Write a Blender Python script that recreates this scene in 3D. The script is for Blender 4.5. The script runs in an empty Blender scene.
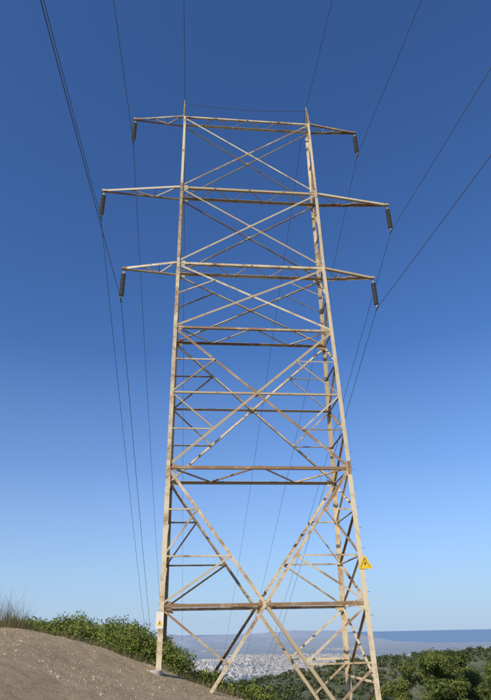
import bpy, math, random
import numpy as np
from mathutils import Vector, Matrix
random.seed(7); rng=np.random.default_rng(7)
scene=bpy.context.scene
scene.view_settings.view_transform='Standard'
scene.view_settings.look='None'
scene.view_settings.exposure=0
R=math.radians

# ------------------------------------------------------------ helpers
def link(o,parent=None):
    scene.collection.objects.link(o)
    if parent: o.parent=parent
    return o
def empty(name,loc=(0,0,0)):
    e=bpy.data.objects.new(name,None); e.empty_display_size=.5
    e.location=loc; return link(e)
def mesh_np(name,V,F,mat,parent=None,smooth=False):
    V=np.asarray(V,dtype=np.float32); F=np.asarray(F,dtype=np.int32)
    me=bpy.data.meshes.new(name); k=F.shape[1]
    me.vertices.add(len(V)); me.vertices.foreach_set('co',V.ravel())
    me.loops.add(F.size); me.loops.foreach_set('vertex_index',F.ravel())
    me.polygons.add(len(F)); me.polygons.foreach_set('loop_start',np.arange(0,F.size,k,dtype=np.int32))
    me.polygons.foreach_set('loop_total',np.full(len(F),k,dtype=np.int32))
    me.update(calc_edges=True); me.validate()
    if smooth: me.polygons.foreach_set('use_smooth',[True]*len(me.polygons))
    for m in (mat if isinstance(mat,list) else [mat]): me.materials.append(m)
    return link(bpy.data.objects.new(name,me),parent)
class MB:
    def __init__(s): s.v=[]; s.f=[]
    def add(s,vs,fs):
        o=len(s.v); s.v+= [tuple(v) for v in vs]; s.f+=[tuple(i+o for i in f) for f in fs]
    def box(s,c,ax,ay,az):
        c=Vector(c); vs=[]
        for i in (-1,1):
            for j in (-1,1):
                for k in (-1,1): vs.append(c+ax*i+ay*j+az*k)
        s.add(vs,[(0,1,3,2),(4,6,7,5),(0,4,5,1),(2,3,7,6),(0,2,6,4),(1,5,7,3)])
    def tube(s,p0,p1,r0,r1,n=8):
        p0=Vector(p0);p1=Vector(p1);e=(p1-p0).normalized()
        a=e.orthogonal().normalized();b=e.cross(a)
        vs=[];
        for p,r in((p0,r0),(p1,r1)):
            for i in range(n):
                t=2*math.pi*i/n; vs.append(p+a*math.cos(t)*r+b*math.sin(t)*r)
        fs=[(i,(i+1)%n,n+(i+1)%n,n+i) for i in range(n)]+[tuple(range(n))[::-1],tuple(range(n,2*n))]
        s.add(vs,fs)
    def lathe(s,base,prof,n=14,axis=Vector((0,0,-1))):
        base=Vector(base);a=axis.orthogonal().normalized();b=axis.cross(a);vs=[];m=len(prof)
        for (h,r) in prof:
            for i in range(n):
                t=2*math.pi*i/n; vs.append(base+axis*h+a*math.cos(t)*r+b*math.sin(t)*r)
        fs=[]
        for j in range(m-1):
            for i in range(n): fs.append((j*n+i,j*n+(i+1)%n,(j+1)*n+(i+1)%n,(j+1)*n+i))
        s.add(vs,fs)
    def obj(s,name,mat,parent=None,smooth=False):
        me=bpy.data.meshes.new(name); me.from_pydata(s.v,[],s.f); me.update()
        me.materials.append(mat)
        if smooth:
            for p in me.polygons: p.use_smooth=True
        return link(bpy.data.objects.new(name,me),parent)

def newmat(name,rough=.8,spec=.3,metal=0):
    m=bpy.data.materials.new(name); m.use_nodes=True
    b=m.node_tree.nodes['Principled BSDF']
    b.inputs['Roughness'].default_value=rough
    b.inputs['Specular IOR Level'].default_value=spec
    b.inputs['Metallic'].default_value=metal
    return m,m.node_tree,b
def N(nt,t,**kw):
    n=nt.nodes.new(t)
    for k,v in kw.items():
        if k in n.inputs: n.inputs[k].default_value=v
        else: setattr(n,k,v)
    return n
def noise(nt,vec,scale,detail=5,rough=.6):
    n=N(nt,'ShaderNodeTexNoise'); n.inputs['Scale'].default_value=scale
    n.inputs['Detail'].default_value=detail; n.inputs['Roughness'].default_value=rough
    nt.links.new(vec,n.inputs['Vector']); return n.outputs['Fac']
def ramp(nt,fac,stops,interp='LINEAR'):
    r=N(nt,'ShaderNodeValToRGB'); cr=r.color_ramp; cr.interpolation=interp
    while len(cr.elements)<len(stops): cr.elements.new(.5)
    for e,(p,c) in zip(cr.elements,stops):
        e.position=p; e.color=(c[0],c[1],c[2],1) if not isinstance(c,(int,float)) else (c,c,c,1)
    nt.links.new(fac,r.inputs[0]); return r.outputs[0]
def mix(nt,f,a,b,mode='MIX'):
    m=N(nt,'ShaderNodeMix',data_type='RGBA'); m.blend_type=mode
    for s,k in((f,0),(a,6),(b,7)):
        if isinstance(s,(int,float)): m.inputs[k].default_value=s
        elif isinstance(s,tuple): m.inputs[k].default_value=(*s,1)
        else: nt.links.new(s,m.inputs[k])
    return m.outputs[2]
def pos(nt): return N(nt,'ShaderNodeNewGeometry').outputs['Position']
def bump(nt,b,h,strength,dist):
    n=N(nt,'ShaderNodeBump'); n.inputs['Strength'].default_value=strength; n.inputs['Distance'].default_value=dist
    nt.links.new(h,n.inputs['Height']); nt.links.new(n.outputs[0],b.inputs['Normal'])

# ------------------------------------------------------------ materials
def mat_steel(name,seed,light=(.60,.53,.42),lo=.47,hi=.60):
    m,nt,b=newmat(name,.58,.3,0)
    mp=N(nt,'ShaderNodeMapping'); mp.inputs['Location'].default_value=(seed,seed*2,seed*3)
    nt.links.new(pos(nt),mp.inputs[0]); v=mp.outputs[0]
    n1=noise(nt,v,.9,7,.75); n2=noise(nt,v,14,4,.7)
    mm=N(nt,'ShaderNodeMath',operation='ADD'); nt.links.new(n1,mm.inputs[0])
    m2=N(nt,'ShaderNodeMath',operation='MULTIPLY_ADD'); nt.links.new(n2,m2.inputs[0]); m2.inputs[1].default_value=.4; m2.inputs[2].default_value=-.2
    nt.links.new(m2.outputs[0],mm.inputs[1])
    base=mix(nt,n2,(light[0]*.8,light[1]*.79,light[2]*.77),light)
    isl=N(nt,'ShaderNodeNewGeometry').outputs['Random Per Island']
    tint=ramp(nt,isl,[(0,(.58,.52,.45)),(.4,(1,1,1)),(.8,(.90,.89,.88)),(1,(.68,.65,.61))])
    base=mix(nt,1.0,base,tint,'MULTIPLY')
    rust=mix(nt,n2,(.13,.062,.03),(.32,.175,.08))
    sh=N(nt,'ShaderNodeMath',operation='MULTIPLY_ADD'); nt.links.new(isl,sh.inputs[0]); sh.inputs[1].default_value=.28; sh.inputs[2].default_value=-.12
    m3=N(nt,'ShaderNodeMath',operation='ADD'); nt.links.new(mm.outputs[0],m3.inputs[0]); nt.links.new(sh.outputs[0],m3.inputs[1])
    f=ramp(nt,m3.outputs[0],[(lo,0.0),(hi,.88)])
    nt.links.new(mix(nt,f,base,rust),b.inputs['Base Color'])
    bump(nt,b,n2,.25,.008); return m
M_leg=mat_steel('weathered_steel_leg',3.1,(.70,.60,.41),.51,.69)
M_brace=mat_steel('weathered_steel_brace',9.7,(.66,.56,.385),.475,.65)
def flat(name,c,rough=.6,spec=.3,metal=0,sc=20,var=.25):
    m,nt,b=newmat(name,rough,spec,metal)
    n=noise(nt,pos(nt),sc,4)
    nt.links.new(mix(nt,n,tuple(x*(1-var) for x in c),tuple(min(1,x*(1+var)) for x in c)),b.inputs['Base Color'])
    return m
M_ins=flat('grey_glazed_porcelain',(.17,.165,.165),.3,.5)
M_hw=flat('galvanised_hardware',(.22,.21,.2),.5,.4,.4)
M_wire=flat('aluminium_cable',(.09,.09,.095),.6,.3)
M_conc=flat('concrete',(.38,.35,.31),.9,.2,0,8)
M_yel=flat('yellow_enamel',(.75,.50,.03),.5,.4)
M_blk=flat('black_paint',(.02,.02,.02),.6,.3)
M_wht=flat('white_enamel',(.72,.68,.58),.5,.4)

def foliage_mat(name,c1,c2,c3,sc=1.2):
    m,nt,b=newmat(name,.65,.2)
    n=noise(nt,pos(nt),sc,3)
    isl=N(nt,'ShaderNodeNewGeometry').outputs['Random Per Island']
    a=ramp(nt,n,[(.35,c1),(.65,c2)])
    f=ramp(nt,isl,[(.45,0.0),(1,.8)])
    col=mix(nt,f,a,c3)
    nt.links.new(col,b.inputs['Base Color'])
    tr=N(nt,'ShaderNodeBsdfTranslucent'); nt.links.new(col,tr.inputs[0])
    ms=N(nt,'ShaderNodeMixShader'); ms.inputs[0].default_value=.3
    out=nt.nodes['Material Output']
    nt.links.new(b.outputs[0],ms.inputs[1]); nt.links.new(tr.outputs[0],ms.inputs[2]); nt.links.new(ms.outputs[0],out.inputs[0])
    return m
M_shrub=foliage_mat('shrub_leaves',(.10,.135,.025),(.21,.25,.045),(.31,.33,.09),.9)
M_tree=foliage_mat('pine_foliage',(.09,.12,.028),(.165,.20,.045),(.24,.26,.075),.5)
M_far=foliage_mat('far_foliage',(.06,.08,.033),(.115,.135,.05),(.165,.175,.075),.02)
M_bark=flat('bark',(.10,.07,.045),.95,.1,0,12,.4)
M_grass=foliage_mat('dry_grass',(.17,.15,.07),(.28,.23,.12),(.12,.13,.05),2)

# ------------------------------------------------------------ terrain
def vnoise(x,y,seed=0):
    xi=np.floor(x).astype(np.int64); yi=np.floor(y).astype(np.int64); xf=x-xi; yf=y-yi
    def h(a,b):
        n=(a*374761393+b*668265263+seed*1442695041)&0xffffffff
        n=((n^(n>>13))*1274126177)&0xffffffff
        return ((n^(n>>16))&0xffff)/65535.
    u=xf*xf*(3-2*xf); w=yf*yf*(3-2*yf)
    return (h(xi,yi)*(1-u)+h(xi+1,yi)*u)*(1-w)+(h(xi,yi+1)*(1-u)+h(xi+1,yi+1)*u)*w
def fbm(x,y,o=4,seed=0):
    s=0;a=.5
    for i in range(o): s=s+a*(vnoise(x*2**i,y*2**i,seed+i)-.5); a*=.5
    return s
SEA=-250.
def hgt(x,y):
    x=np.asarray(x,dtype=float); y=np.asarray(y,dtype=float); r=np.hypot(x,y)
    z20=np.interp(x,[-400,-60,-30,-8,-6,-4.3,-2.6,0,4,10,30,80,400],
                    [-30,2.2,2.2,.20,-.20,-.75,-1.30,-2.15,-3.3,-5.0,-9,-22,-60])
    z20=z20+np.interp(y,[0,14],[.5,0])*np.interp(x,[-6,0],[0,1])
    yfall=np.interp(y,[-2000,-60,0,22,26,32,55,100,200,500,1000,2200],
                      [-60,3,0.1,0,-.75,-2.2,-7,-17,-40,-85,-120,-180])
    near=z20+yfall
    az=np.arctan2(x,np.maximum(y,1e-3)); azd=np.degrees(az)
    far=np.interp(r,[0,60,200,500,1000,2200,3200,5000,60000],[-4,-14,-42,-88,-128,-195,-236,-243,-247])
    t=np.clip((r-60)/240,0,1); t=t*t*(3-2*t)
    h=near*(1-t)+far*t
    A=np.interp(x,[-900,-350,-120,0,150,300,450,700,1400],[0,14,42,62,80,92,96,92,60])
    h=h+A*np.exp(-((y-950-.15*x)/300.)**2)*(1+.35*fbm(x/150,y/150,4,5))
    h=h+np.interp(x,[-900,-200,200,600,1200],[10,25,60,80,40])*np.exp(-((y-1900)/350.)**2)*(1+.8*fbm(x/300,y/300,4,15))
    h=h+np.clip((r-150)/800,0,1)*np.clip((3500-r)/1500,0,1)*34*fbm(x/260,y/260,5,9)
    h=h+np.clip((r-3200)/2000,0,1)*5*fbm(x/900,y/900,3,3)
    hm=np.clip((11-azd)/8,0,1)*(azd>-60)
    h=h+hm*np.clip(1-np.abs(r-15000)/4500,0,1)*(105+280*fbm(azd/3.5,r/4000,4,40))
    h=h+np.clip((12-azd)/7,0,1)*(azd>-60)*np.clip(1-np.abs(r-27000)/6000,0,1)*(240+380*fbm(azd/5,r/9000,4,60))
    coast=np.interp(azd,[-40,-8,2,9,13,16,30,60],[45000,42000,36000,30000,14500,12800,11000,9000])
    coast=coast*(1+.10*fbm(az*14,az*0,4,8))
    h=np.where((r>coast)&(~(y<-100)),SEA-8,h)
    k=np.clip((60-r)/30,0,1)
    h=h+k*(.16*fbm(x/1.7,y/1.7,3,1)+.07*fbm(x/.35,y/.35,3,2))
    return h
ang=np.radians(np.concatenate([np.arange(-180,-36,3.),np.arange(-36,36,.2),np.arange(36,180,3.)]))
rad=np.concatenate([[0.3],np.arange(1,32,.16),32*np.exp(np.linspace(0,math.log(70000/32),420))[1:]])
AA,RR=np.meshgrid(ang,rad); X=RR*np.sin(AA); Y=RR*np.cos(AA); Z=hgt(X,Y)
na,nr=len(ang),len(rad)
V=np.stack([X.ravel(),Y.ravel(),Z.ravel()],1)
i=np.arange(nr-1)[:,None]*na; j=np.arange(na)[None,:]; j2=(j+1)%na
F=np.stack([i+j,i+j2,i+na+j2,i+na+j],-1).reshape(-1,4)[:, ::-1]
M_g,nt,b=newmat('ground_surface',.95,.12)
P=pos(nt)
n1=noise(nt,P,.5,6); n2=noise(nt,P,5,6,.7); n3=noise(nt,P,28,4,.7)
dirt=mix(nt,ramp(nt,n1,[(.35,0.),(.65,1.)]),(.45,.34,.20),(.56,.44,.275))
dirt=mix(nt,ramp(nt,n2,[(.4,0.),(.7,.7)]),dirt,(.31,.22,.125))
vo=N(nt,'ShaderNodeTexVoronoi'); vo.inputs['Scale'].default_value=11; nt.links.new(P,vo.inputs[0])
dirt=mix(nt,ramp(nt,vo.outputs['Distance'],[(.12,.4),(.22,0.)]),dirt,(.58,.49,.35))
scr=mix(nt,ramp(nt,noise(nt,P,.8,6,.7),[(.4,0.),(.6,1.)]),(.07,.08,.03),(.17,.145,.08))
hillc=mix(nt,ramp(nt,noise(nt,P,.03,7,.75),[(.42,0.),(.6,1.)]),(.055,.07,.035),(.14,.14,.075))
hillc=mix(nt,ramp(nt,noise(nt,P,.006,4,.6),[(.55,0.),(.66,.7)]),hillc,(.20,.18,.11))
vf=N(nt,'ShaderNodeTexVoronoi'); vf.inputs['Scale'].default_value=.0035; nt.links.new(P,vf.inputs[0])
field=ramp(nt,vf.outputs['Color'],[(.1,(.07,.10,.08)),(.4,(.13,.14,.11)),(.65,(.24,.22,.18)),(.9,(.10,.13,.10))])
field=mix(nt,ramp(nt,noise(nt,P,.0012,5,.6),[(.45,0.),(.6,.8)]),field,(.08,.11,.09))
def attr(n):
    a=N(nt,'ShaderNodeAttribute'); a.attribute_name=n; return a.outputs['Fac']
c=mix(nt,attr('dirt'),scr,dirt)
c=mix(nt,attr('hill'),c,hillc); c=mix(nt,attr('plain'),c,field)
c=mix(nt,attr('painted_haze'),c,(.32,.385,.47))  # aerial haze painted into the ground's base colour, paler with distance
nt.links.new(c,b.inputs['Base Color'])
hh=N(nt,'ShaderNodeMath',operation='ADD'); nt.links.new(n2,hh.inputs[0]); nt.links.new(n3,hh.inputs[1])
bump(nt,b,hh.outputs[0],1.0,.06)
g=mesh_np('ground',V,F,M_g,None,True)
xr,yr,rr=X.ravel(),Y.ravel(),RR.ravel()
edge=22.6+1.6*fbm(xr/2.5,yr/2.5,3,21)
def setattr_f(name,val):
    a=g.data.attributes.new(name,'FLOAT','POINT'); a.data.foreach_set('value',val.astype(np.float32))
setattr_f('dirt',np.clip((edge-yr)/.6,0,1)*(rr<60)*np.clip((45+xr)/5,0,1))
setattr_f('hill',np.clip((rr-70)/150,0,1))
setattr_f('plain',np.clip((rr-2300)/900,0,1))
setattr_f('painted_haze',np.interp(rr,[0,700,2000,5000,9000,14000,30000],[0,.02,.18,.42,.66,.84,.97]))

# sea
sm,nt,b=newmat('sea_water',.5,.15)
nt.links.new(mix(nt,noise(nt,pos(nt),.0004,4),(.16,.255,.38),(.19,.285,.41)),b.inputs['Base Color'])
vs=[];fs=[];n=128
for k in range(n):
    t=2*math.pi*k/n; vs+= [(6000*math.cos(t),6000*math.sin(t),SEA),(90000*math.cos(t),90000*math.sin(t),SEA)]
for k in range(n): fs.append((2*k,2*k+1,2*((k+1)%n)+1,2*((k+1)%n)))
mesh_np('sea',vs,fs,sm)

# ------------------------------------------------------------ pylon
PH=R(5.8); rx=Vector((math.cos(PH),math.sin(PH),0)); dy=Vector((-math.sin(PH),math.cos(PH),0)); UZ=Vector((0,0,1))
C0=Vector((.35,23.0,0)); AW=3.72
def bd(z): return float(np.interp(z,[-5,16.3,21.3,26.9],[2.16,.56,.52,.38]))
def T(a,d,z): return C0+rx*a+dy*d+UZ*z
pyl=empty('electricity_pylon')
LEG=MB(); BR=MB(); PL=MB(); BO=MB()
def member(mb,p0,p1,w,nrm,t=None,off=None,flip=1):
    p0=Vector(p0);p1=Vector(p1); e=(p1-p0).normalized()
    nrm=Vector(nrm); nrm=(nrm-e*nrm.dot(e)).normalized(); s=e.cross(nrm)*flip
    t=t or max(.008,w*.10); u=w*.88
    o=nrm*(off if off is not None else random.uniform(.002,.03))-s*u/2
    prof=[(0,0),(u,0),(u,t),(t,t),(t,w),(0,w)]
    vs=[p+o+s*a+nrm*b_ for p in(p0,p1) for a,b_ in prof]
    fs=[(k,(k+1)%6,6+(k+1)%6,6+k) for k in range(6)]+[(5,4,3,2,1,0),(6,7,8,9,10,11)]
    mb.add(vs,fs)
LV=[.86,5.85,12.5,16.3,21.3,26.9]
for sx in(-1,1):
    for sd in(-1,1):
        z=-2.
        for _ in range(6):
            p=T(AW*sx,bd(z)*sd,z); z=float(hgt(p.x,p.y))
        pts=[z-.2,5.85,16.3,21.3,26.9]
        for q in range(4):
            w=[.18,.165,.15,.13][q]
            p0=T(AW*sx,bd(pts[q])*sd,pts[q]);p1=T(AW*sx,bd(pts[q+1])*sd,pts[q+1])
            e=(p1-p0).normalized(); s=rx*-sx; nn=dy*-sd; nn=(nn-e*nn.dot(e)).normalized(); t=.02
            prof=[(0,0),(w,0),(w,t),(t,t),(t,w),(0,w)]
            vs=[pp+s*a+nn*b_ for pp in(p0,p1) for a,b_ in prof]
            LEG.add(vs,[(k,(k+1)%6,6+(k+1)%6,6+k) for k in range(6)]+[(5,4,3,2,1,0),(6,7,8,9,10,11)])
            if q:
                BRc=p0+s*(w*.5)-nn*.012; PL.box(BRc,s*w*.45,nn*.008,UZ*.28)
        member(LEG,T(AW*sx,.38*sd,26.9),T(AW*sx,.03*sd,28.5),.09,-dy*sd)
        f=T(AW*sx,bd(z)*sd,z); M=MB(); 
        M.lathe(f+UZ*.08,[(0,.0),(0,.2),(.03,.22),(.9,.3)],20); M.obj('footing_%d'%len(pyl.children),M_conc,pyl)
for sx in(-1,1):
    M_=T(AW*sx,0,28.45); PL.tube(M_-UZ*.05,M_+UZ*.35,.03,.02)
    for sd in (-1,1):
        member(BR,T(AW*sx,.3*sd,27.3),T(AW*sx,-.2*sd,27.9),.05,rx*sx)
def face(sd):
    """front/back lattice, sd=-1 near the camera"""
    nn=-dy*sd
    def Pf(a,z): return T(a,bd(z)*sd,z)
    def m(a0,z0,a1,z1,w,flip=1,off=None): member(BR,Pf(a0,z0),Pf(a1,z1),w,nn,flip=flip,off=off)
    A=AW-.05
    for z,w in((.86,.12),(5.85,.13),(9.17,.09),(12.5,.11)):
        m(-A,z,A,z,w,off=.03)
    for s in(-1,1):
        m(s*A,5.85,0,.86,.13,s,off=.035+.014*s)
        a,z=0,.86
        while True:
            a2=a+s*.1; z2=z-.1*4.99/A
            p=Pf(a2,z2)
            if z2<float(hgt(p.x,p.y))-.25 or abs(a2)>A: break
            a,z=a2,z2
        m(0,.86,a,z,.13,s,off=.035+.014*s)
        def dg(zz): return s*A*(zz-.86)/4.99
        for zz in(2.5,4.2):
            m(s*A,zz,dg(zz),zz,.07)
        m(s*A,.9,dg(2.5),2.5,.08); m(s*A,2.5,dg(4.2),4.2,.07)
        dl=lambda zz: s*A*(.86-zz)/4.99
        m(s*A,.8,dl(-.95),-.95,.08)
        if s>0: m(s*A,-1.0,dl(-1.),-1.0,.07); m(s*A,-1.1,dl(-2.2),-2.2,.07)
    for s in(-1,1):
        m(s*A,5.9,-s*A,12.45,.12,s,off=.035+.013*s)
        for z0 in(7.5,10.8):
            k=(z0-9.17)/3.3
            m(s*A,z0,s*A*abs(k),z0,.06)
        m(s*A,9.17,s*A*.5,7.5,.065); m(s*A,9.17,s*A*.5,10.8,.065)
    for z0,z1,w in((12.55,16.2,.11),(16.4,21.2,.10),(21.4,26.8,.09)):
        for s in(-1,1): m(s*A,z0,-s*A,z1,w,s,off=.035+.012*s)
        zc=(z0+z1)/2
        if z0<14:
            for s in(-1,1): m(s*A,zc,s*A*.5,zc+(z1-z0)/4,.055)
        PL.box(Pf(0,zc)+nn*.055,rx*.14,nn*.006,UZ*.10)
    for z in(.86,9.17): PL.box(Pf(0,z)+nn*.07,rx*.20,nn*.007,UZ*.15)
    for z in LV[:-1]:
        for s in(-1,1):
            PL.box(Pf(s*(A-.18),z)+nn*.062,rx*.18,nn*.006,UZ*.14)
face(-1); face(1)
for s in(-1,1):
    nn=-rx*s
    zs=[-1.6,.86,2.5,4.2,5.85,7.5,9.17,10.8,12.5,14.4,16.3,18.7,21.3,24,26.9]
    for k,z in enumerate(zs):
        if s<0 and z<0: continue
        member(BR,T(AW*s,-bd(z)+.03,z),T(AW*s,bd(z)-.03,z),.075,nn)
        if k+1<len(zs):
            z1=zs[k+1]; q=1 if k%2 else -1
            member(BR,T(AW*s,-q*bd(z)*.97,z+.03),T(AW*s,q*bd(z1)*.97,z1-.03),.085,nn)
            if z<5: member(BR,T(AW*s,q*bd(z)*.97,z+.03),T(AW*s,-q*bd(z1)*.97,z1-.03),.07,nn,off=.045)
    if s>0: member(BR,T(AW,-bd(-1.6)*.97,-1.6),T(AW,bd(-3.4)*.97,-3.4),.085,nn)
for z,nseg,w in((5.85,4,.08),(12.5,4,.07),(.86,2,.07)):
    b_=bd(z)-.05
    for k in range(nseg):
        a0=-AW+2*AW*k/nseg; a1=-AW+2*AW*(k+1)/nseg; q=1 if k%2==0 else -1
        member(BR,T(a0,-q*b_,z),T(a1,q*b_,z),w,UZ)
LEG.obj('legs',M_leg,pyl)
ARM=MB(); INS=MB(); HW=MB(); tips=[]
for z,half,w in((26.9,6.55,.10),(21.3,7.8,.13),(16.3,6.35,.13)):
    b_=bd(z)
    zt=z-.12
    for sd in(-1,1):
        member(ARM,T(-AW-.05,b_*sd,z),T(AW+.05,b_*sd,z),w,-dy*sd,off=.04)
        for s in(-1,1):
            member(ARM,T(s*AW,b_*sd,z),T(s*half,.05*sd,zt),w,-dy*sd,off=.0)
    nseg=8
    for k in range(nseg):
        a0=-AW+2*AW*k/nseg; a1=-AW+2*AW*(k+1)/nseg; q=1 if k%2==0 else -1
        member(ARM,T(a0,-q*b_,z-.02),T(a1,q*b_,z-.02),.055,UZ)
    for s in(-1,1):
        L=half-AW; ns=3
        for k in range(ns):
            f0=k/ns; f1=(k+1)/ns; q=1 if k%2==0 else -1
            g0=b_*(1-f0); g1=b_*(1-f1)
            member(ARM,T(s*(AW+L*f0),-q*g0,z-.02-.12*f0),T(s*(AW+L*f1),q*g1,z-.02-.12*f1),.05,UZ)
            if k: member(ARM,T(s*(AW+L*f0),-g0,z-.12*f0),T(s*(AW+L*f0),g0,z-.12*f0),.05,UZ)
        PL.box(T(s*(half-.05),0,zt),rx*.12,dy*.09,UZ*.05)
        tp=T(s*(half-.02),0,zt)
        HW.tube(tp,tp-UZ*.3,.018,.018); HW.box(tp-UZ*.22,rx*.05,dy*.012,UZ*.07)
        base=tp-UZ*.3; nd=10; pitch=.132
        prof=[]
        for k in range(nd):
            h=k*pitch
            prof+=[(h,.035),(h+.035,.045),(h+.05,.10),(h+.075,.13),(h+.085,.125),(h+.08,.06),(h+.115,.03)]
        INS.lathe(base,prof,16)
        bt=base-UZ*(nd*pitch)
        HW.tube(bt+UZ*.01,bt-UZ*.16,.02,.02)
        HW.box(bt-UZ*.2,rx*.03,dy*.22,UZ*.035)
        tips.append((bt-UZ*.2,.12))
for s in (-1,1): tips.append((T(AW*s,0,28.75),.075))
ARM.obj('crossarms',M_leg,pyl)
BR.obj('lattice_bracing',M_brace,pyl)
PL.obj('gusset_plates',M_brace,pyl)
INS.obj('insulator_strings',M_ins,pyl,True)
HW.obj('hardware',M_hw,pyl)
z=-.3
while z<26:
    p=T(AW,-bd(z),z); BO.tube(p,p+(rx*.12 if int(z/.38)%2 else -dy*.12),.008,.008,6)
    z+=.38
BO.obj('step_bolts',M_hw,pyl)
def sign_plate(name,c,pts,mat,th=.006,parent=None,out=0.0):
    nn=-dy; M=MB(); c=Vector(c)+nn*out
    m=len(pts); vs=[c+rx*a+UZ*b_ for a,b_ in pts]+[c+nn*th+rx*a+UZ*b_ for a,b_ in pts]
    M.add(vs,[tuple(range(m))[::-1],tuple(range(m,2*m))]+[(k,(k+1)%m,m+(k+1)%m,m+k) for k in range(m)])
    return M.obj(name,mat,parent)
zc=2.2; ys=T(AW+.04,-bd(zc)-.03,zc)
ws=empty('warning_sign')
sign_plate('plate',ys,[(-.24,-.20),(.24,-.20),(.27,-.15),(.03,.26),(-.03,.26),(-.27,-.15)],M_yel,parent=ws)
sign_plate('border_left',ys,[(-.19,-.165),(-.165,-.15),(.0,.15),(.0,.18)],M_blk,.003,ws,.007)
sign_plate('border_right',ys,[(.19,-.165),(.0,.18),(.0,.15),(.165,-.15)],M_blk,.003,ws,.007)
sign_plate('bolt',ys,[(.03,.08),(-.05,-.03),(-.005,-.03),(-.03,-.12),(.05,.0),(.005,.0)],M_blk,.003,ws,.007)
zc=.42; ys=T(-AW+.05,-bd(zc)-.03,zc)
ds=empty('danger_sign')
sign_plate('plate',ys,[(-.13,-.26),(.13,-.26),(.13,.26),(-.13,.26)],M_wht,parent=ds)
sign_plate('symbol',ys,[(-.09,-.16),(.09,-.16),(0,.02)],M_yel,.003,ds,.007)
sign_plate('bolt',ys,[(.012,-.03),(-.022,-.09),(0,-.09),(-.01,-.15),(.025,-.08),(.003,-.08)],M_blk,.003,ds,.0105)

# ------------------------------------------------------------ wires
cu=bpy.data.curves.new('power_lines','CURVE'); cu.dimensions='3D'; cu.bevel_depth=.0135; cu.bevel_resolution=2
def spl(pts):
    s=cu.splines.new('POLY'); s.points.add(len(pts)-1)
    for q,p in zip(s.points,pts): q.co=(*p,1)
for p,sl in tips:
    spl([p-dy*t+UZ*(-sl*t+sl/240*t*t) for t in np.concatenate([np.linspace(0,60,40),np.linspace(65,240,20)])])
    spl([p+dy*t+UZ*(-.40*t+.00045*t*t) for t in np.concatenate([np.linspace(0,60,30),np.linspace(70,330,30)])])
pk=[T(-AW,0,28.45),T(AW,0,28.45)]
spl([pk[0].lerp(pk[1],t)-UZ*(.25*4*t*(1-t)) for t in np.linspace(0,1,12)])
cu.materials.append(M_wire); link(bpy.data.objects.new('power_lines',cu))

# ------------------------------------------------------------ foliage
def leaves(lumps,n,size,seed,up=.3,asp=.55):
    r=np.random.default_rng(seed)
    L=np.array(lumps); vol=(L[:,3]*L[:,4]); idx=r.choice(len(L),n,p=vol/vol.sum())
    d=r.normal(size=(n,3)); d/=np.linalg.norm(d,axis=1)[:,None]
    rad=r.random(n)**.35*(.8+.45*r.random(n))
    c=L[idx,:3]+d*rad[:,None]*L[idx][:,[3,3,4]]
    nrm=d+r.normal(size=(n,3))*.6+np.array([0,0,up]); nrm/=np.linalg.norm(nrm,axis=1)[:,None]
    a=np.cross(nrm,r.normal(size=(n,3))); a/=np.linalg.norm(a,axis=1)[:,None]; b_=np.cross(nrm,a)
    s=size*(.6+.8*r.random(n))[:,None]
    V=np.stack([c-a*s,c-b_*s*asp,c+a*s,c+b_*s*asp],1).reshape(-1,3)
    F=np.arange(4*n).reshape(-1,4); return V,F
lumps=[]
def shrub(x,y,w,h):
    z=float(hgt(x,y))
    for k in range(10):
        a=random.random()*6.28; q=random.random()**.6*w*.6
        hh=h*random.uniform(.3,.85)*(1-.4*q/(w*.6))
        rr_=w*random.uniform(.16,.30)
        lumps.append((x+math.cos(a)*q,y+math.sin(a)*q,z+hh,rr_,rr_*random.uniform(.7,1.)))
    lumps.append((x,y,z+h*.3,w*.5,h*.35))
for k in range(72):
    y=random.uniform(23.4,28)
    u=random.uniform(-.41,-.125); x=u*y
    gz=float(hgt(x,y))
    want=float(np.interp(u,[-.42,-.36,-.31,-.27,-.235,-.19,-.16,-.13],[.75,.62,.60,.80,.92,.78,.4,-.5]))*y/25
    h=max(.5,(want-gz))*random.uniform(.6,1.07)
    shrub(x,y,random.uniform(1.1,1.9),h)
V,F=leaves(lumps,180000,.045,3)
mesh_np('shrubs',V,F,M_shrub)
lumps=[]
for k in range(26):
    y=random.uniform(23.4,26); u=random.uniform(-.13,.02); x=u*y
    shrub(x,y,random.uniform(.6,1.0),random.uniform(.6,.95))
V,F=leaves(lumps,28000,.042,14)
mesh_np('low_bushes',V,F,M_shrub)
lumps=[]
for k in range(240):
    y=random.uniform(28,95); x=random.uniform(-.2,.42)*y
    shrub(x,y,random.uniform(1.3,2.8),random.uniform(.8,2.0))
V,F=leaves(lumps,180000,.08,4)
mesh_np('scrub_vegetation',V,F,M_tree)
pts=[];fc=[]
def blade(x,y,h,lean,w):
    z=float(hgt(x,y))-.03; a=random.random()*6.28; dx,dy_=math.cos(a),math.sin(a)
    px,py=-dy_*w,dx*w; o=len(pts); nseg=4
    for k in range(nseg+1):
        t=k/nseg; cx=x+dx*lean*t*t; cy=y+dy_*lean*t*t; cz=z+h*(t-.15*t*t*lean)
        ww=1-.85*t
        pts.append((cx-px*ww,cy-py*ww,cz)); pts.append((cx+px*ww,cy+py*ww,cz))
    for k in range(nseg): fc.append((o+2*k,o+2*k+1,o+2*k+3,o+2*k+2))
for k in range(26):
    y=random.uniform(21.8,24); u=random.uniform(-.425,-.375); cx=u*y
    for q in range(24): blade(cx+random.gauss(0,.25),y+random.gauss(0,.2),random.uniform(.35,1.1)+(.6 if random.random()<.15 else 0),random.uniform(.1,.9),.007)
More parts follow.
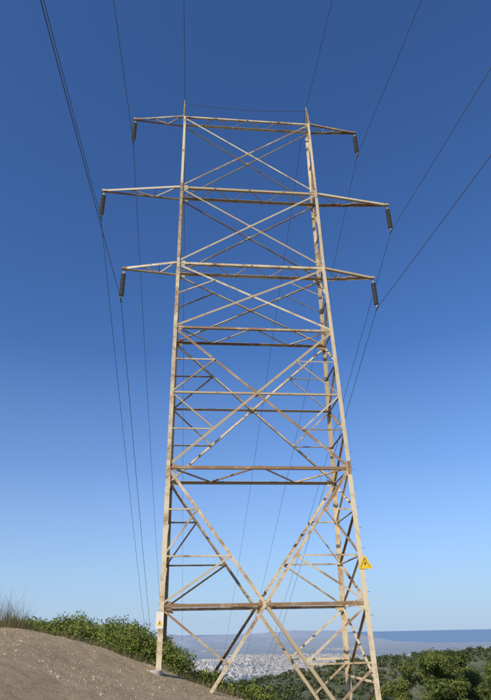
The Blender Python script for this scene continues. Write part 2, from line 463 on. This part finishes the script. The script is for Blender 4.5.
for k in range(170):
    y=random.uniform(21.7,23.3); u=random.uniform(-.42,.05); cx=u*y
    for q in range(18): blade(cx+random.gauss(0,.12),y+random.gauss(0,.12),random.uniform(.1,.32),random.uniform(.05,.2),.007)
mesh_np('tall_grass',pts,fc,M_grass)

def tree(name,x,y,h,w,seed,n=26000,size=.11):
    random.seed(seed); z=float(hgt(x,y)); e=empty(name)
    T_=MB(); T_.tube((x,y,z-.3),(x+.1,y,z+h*.5),.2,.13); T_.tube((x+.1,y,z+h*.5),(x+.05,y,z+h*.9),.13,.04)
    L=[]
    for k in range(44):
        f=random.random(); hh=h*(.28+.68*f); rmax=w*.5*(1-.25*abs(f-.35)-.62*max(0,f-.45))
        a=random.random()*6.28; q=rmax*random.uniform(.35,1)
        c=(x+math.cos(a)*q,y+math.sin(a)*q,z+hh)
        T_.tube((x+.05,y,z+hh*.8),c,.05,.02,5)
        r_=w*random.uniform(.07,.14); L.append((*c,r_,r_*.65))
    L.append((x,y,z+h*.93,w*.13,w*.12)); L.append((x,y,z+h*.6,w*.22,h*.2))
    T_.obj('trunk_and_limbs',M_bark,e)
    V,F=leaves(L,n,size,seed,.4,.35); mesh_np('crown',V,F,M_tree,e)
    random.seed(seed+1)
def gz(x,y): return float(hgt(x,y))
tree('pine_tree',14.4,50,-1.7-gz(14.4,50),7.8,11,48000)
tree('pine_tree',23.5,62,-2.8-gz(23.5,62),8.,12,38000)
tree('pine_tree',17.6,53,-2.7-gz(17.6,53),6.5,13,34000)
tree('pine_tree',19.0,46,-3.0-gz(19,46),6.4,14,34000)
tree('pine_tree',11.6,54,-3.9-gz(11.6,54),5.,15,22000)
r=np.random.default_rng(5); nT=5600
y=r.uniform(330,1500,nT); x=y*r.uniform(-.27,.52,nT)
keep=fbm(x/90,y/90,3,31)>-.10; x=x[keep];y=y[keep]; z=hgt(x,y)
R_=r.uniform(2.2,5.0,len(x))
Ls=np.stack([x,y,z+R_*.8,R_,R_*.95],1)
V,F=leaves(Ls,len(x)*26,1.5,6,.5,.7)
mesh_np('woodland',V,F,M_far)

# ------------------------------------------------------------ town
tm,nt,b=newmat('town_walls',.9,.2)
isl=N(nt,'ShaderNodeNewGeometry').outputs['Random Per Island']
nt.links.new(ramp(nt,isl,[(0,(.50,.50,.50)),(.35,(.42,.41,.40)),(.7,(.31,.30,.29)),(.88,(.36,.30,.27)),(1,(.58,.58,.57))]),b.inputs['Base Color'])
TB=MB(); r=np.random.default_rng(12)
for k in range(22000):
    y_=r.uniform(3500,9500); u_=r.uniform(-.20,.42); x_=u_*y_
    dens=float(fbm(np.array(x_/700),np.array(y_/900),3,77))+.17-abs(u_-.08)*.42-abs(y_-5300)/17000
    if r.random()>dens*4.5: continue
    w,l,h=r.uniform(8,20),r.uniform(8,16),r.uniform(4,12)
    if r.random()<.04: w*=2.6;l*=2;h=10
    a=r.normal()*.2+(.35 if x_>0 else -.2); ca,sa=math.cos(a),math.sin(a)
    z_=float(hgt(x_,y_))
    TB.box((x_,y_,z_+h/2-1),Vector((ca,sa,0))*w/2,Vector((-sa,ca,0))*l/2,UZ*h/2)
TB.obj('distant_town',tm)

# ------------------------------------------------------------ stones
SM=MB(); random.seed(9)
for k in range(1700):
    y=random.uniform(13,22.8); x=y*random.uniform(-.45,.06); z=float(hgt(x,y)); s=random.uniform(.010,.035)*(2 if random.random()<.06 else 1)
    vs=[]; 
    for q in range(5):
        t=6.28*q/5; vs.append((x+math.cos(t)*s*random.uniform(.7,1.2),y+math.sin(t)*s*random.uniform(.7,1.2),z-.01))
    vs.append((x+random.uniform(-.3,.3)*s,y,z+s*random.uniform(.5,.9)))
    SM.add(vs,[(q,(q+1)%5,5) for q in range(5)])
SM.obj('gravel',flat('stone',(.44,.34,.22),.95,.1,0,3,.35))

# ------------------------------------------------------------ light, sky, camera
SUN_EL,SUN_AZ=R(34),R(218)
w=bpy.data.worlds.new('World'); scene.world=w; w.use_nodes=True; nt=w.node_tree
bg=nt.nodes['Background']; sky=nt.nodes.new('ShaderNodeTexSky'); sky.sky_type='NISHITA'
sky.sun_disc=False; sky.sun_elevation=SUN_EL; sky.sun_rotation=SUN_AZ; sky.altitude=250
sky.air_density=1.0; sky.dust_density=.3; sky.ozone_density=2.0
tint=mix(nt,1.0,sky.outputs[0],(.62,.97,1.47),'MULTIPLY')
tc=N(nt,'ShaderNodeTexCoord'); sx_=N(nt,'ShaderNodeSeparateXYZ'); nt.links.new(tc.outputs['Generated'],sx_.inputs[0])
hz=ramp(nt,sx_.outputs['Z'],[(0.0,.97),(.04,.80),(.12,.50),(.26,.18),(.45,0.0)])
col=mix(nt,hz,tint,(4.4,5.8,7.7))
nt.links.new(col,bg.inputs[0]); bg.inputs[1].default_value=.10
sl=bpy.data.lights.new('sun','SUN'); sl.energy=5.0; sl.angle=R(.5); sl.color=(1,.91,.76)
so=link(bpy.data.objects.new('sun',sl))
dv=Vector((math.sin(SUN_AZ)*math.cos(SUN_EL),math.cos(SUN_AZ)*math.cos(SUN_EL),math.sin(SUN_EL)))
so.rotation_euler=dv.to_track_quat('Z','Y').to_euler(); so.location=(0,0,60)
cd=bpy.data.cameras.new('camera'); cam=link(bpy.data.objects.new('camera',cd))
cd.sensor_fit='VERTICAL'; cd.sensor_height=24; cd.sensor_width=24; cd.lens=24*549/700
cd.clip_start=.1; cd.clip_end=200000
cam.matrix_world=Matrix.Rotation(R(90+27.2),4,'X')@Matrix.Rotation(R(-1.2),4,'Z')
scene.camera=cam
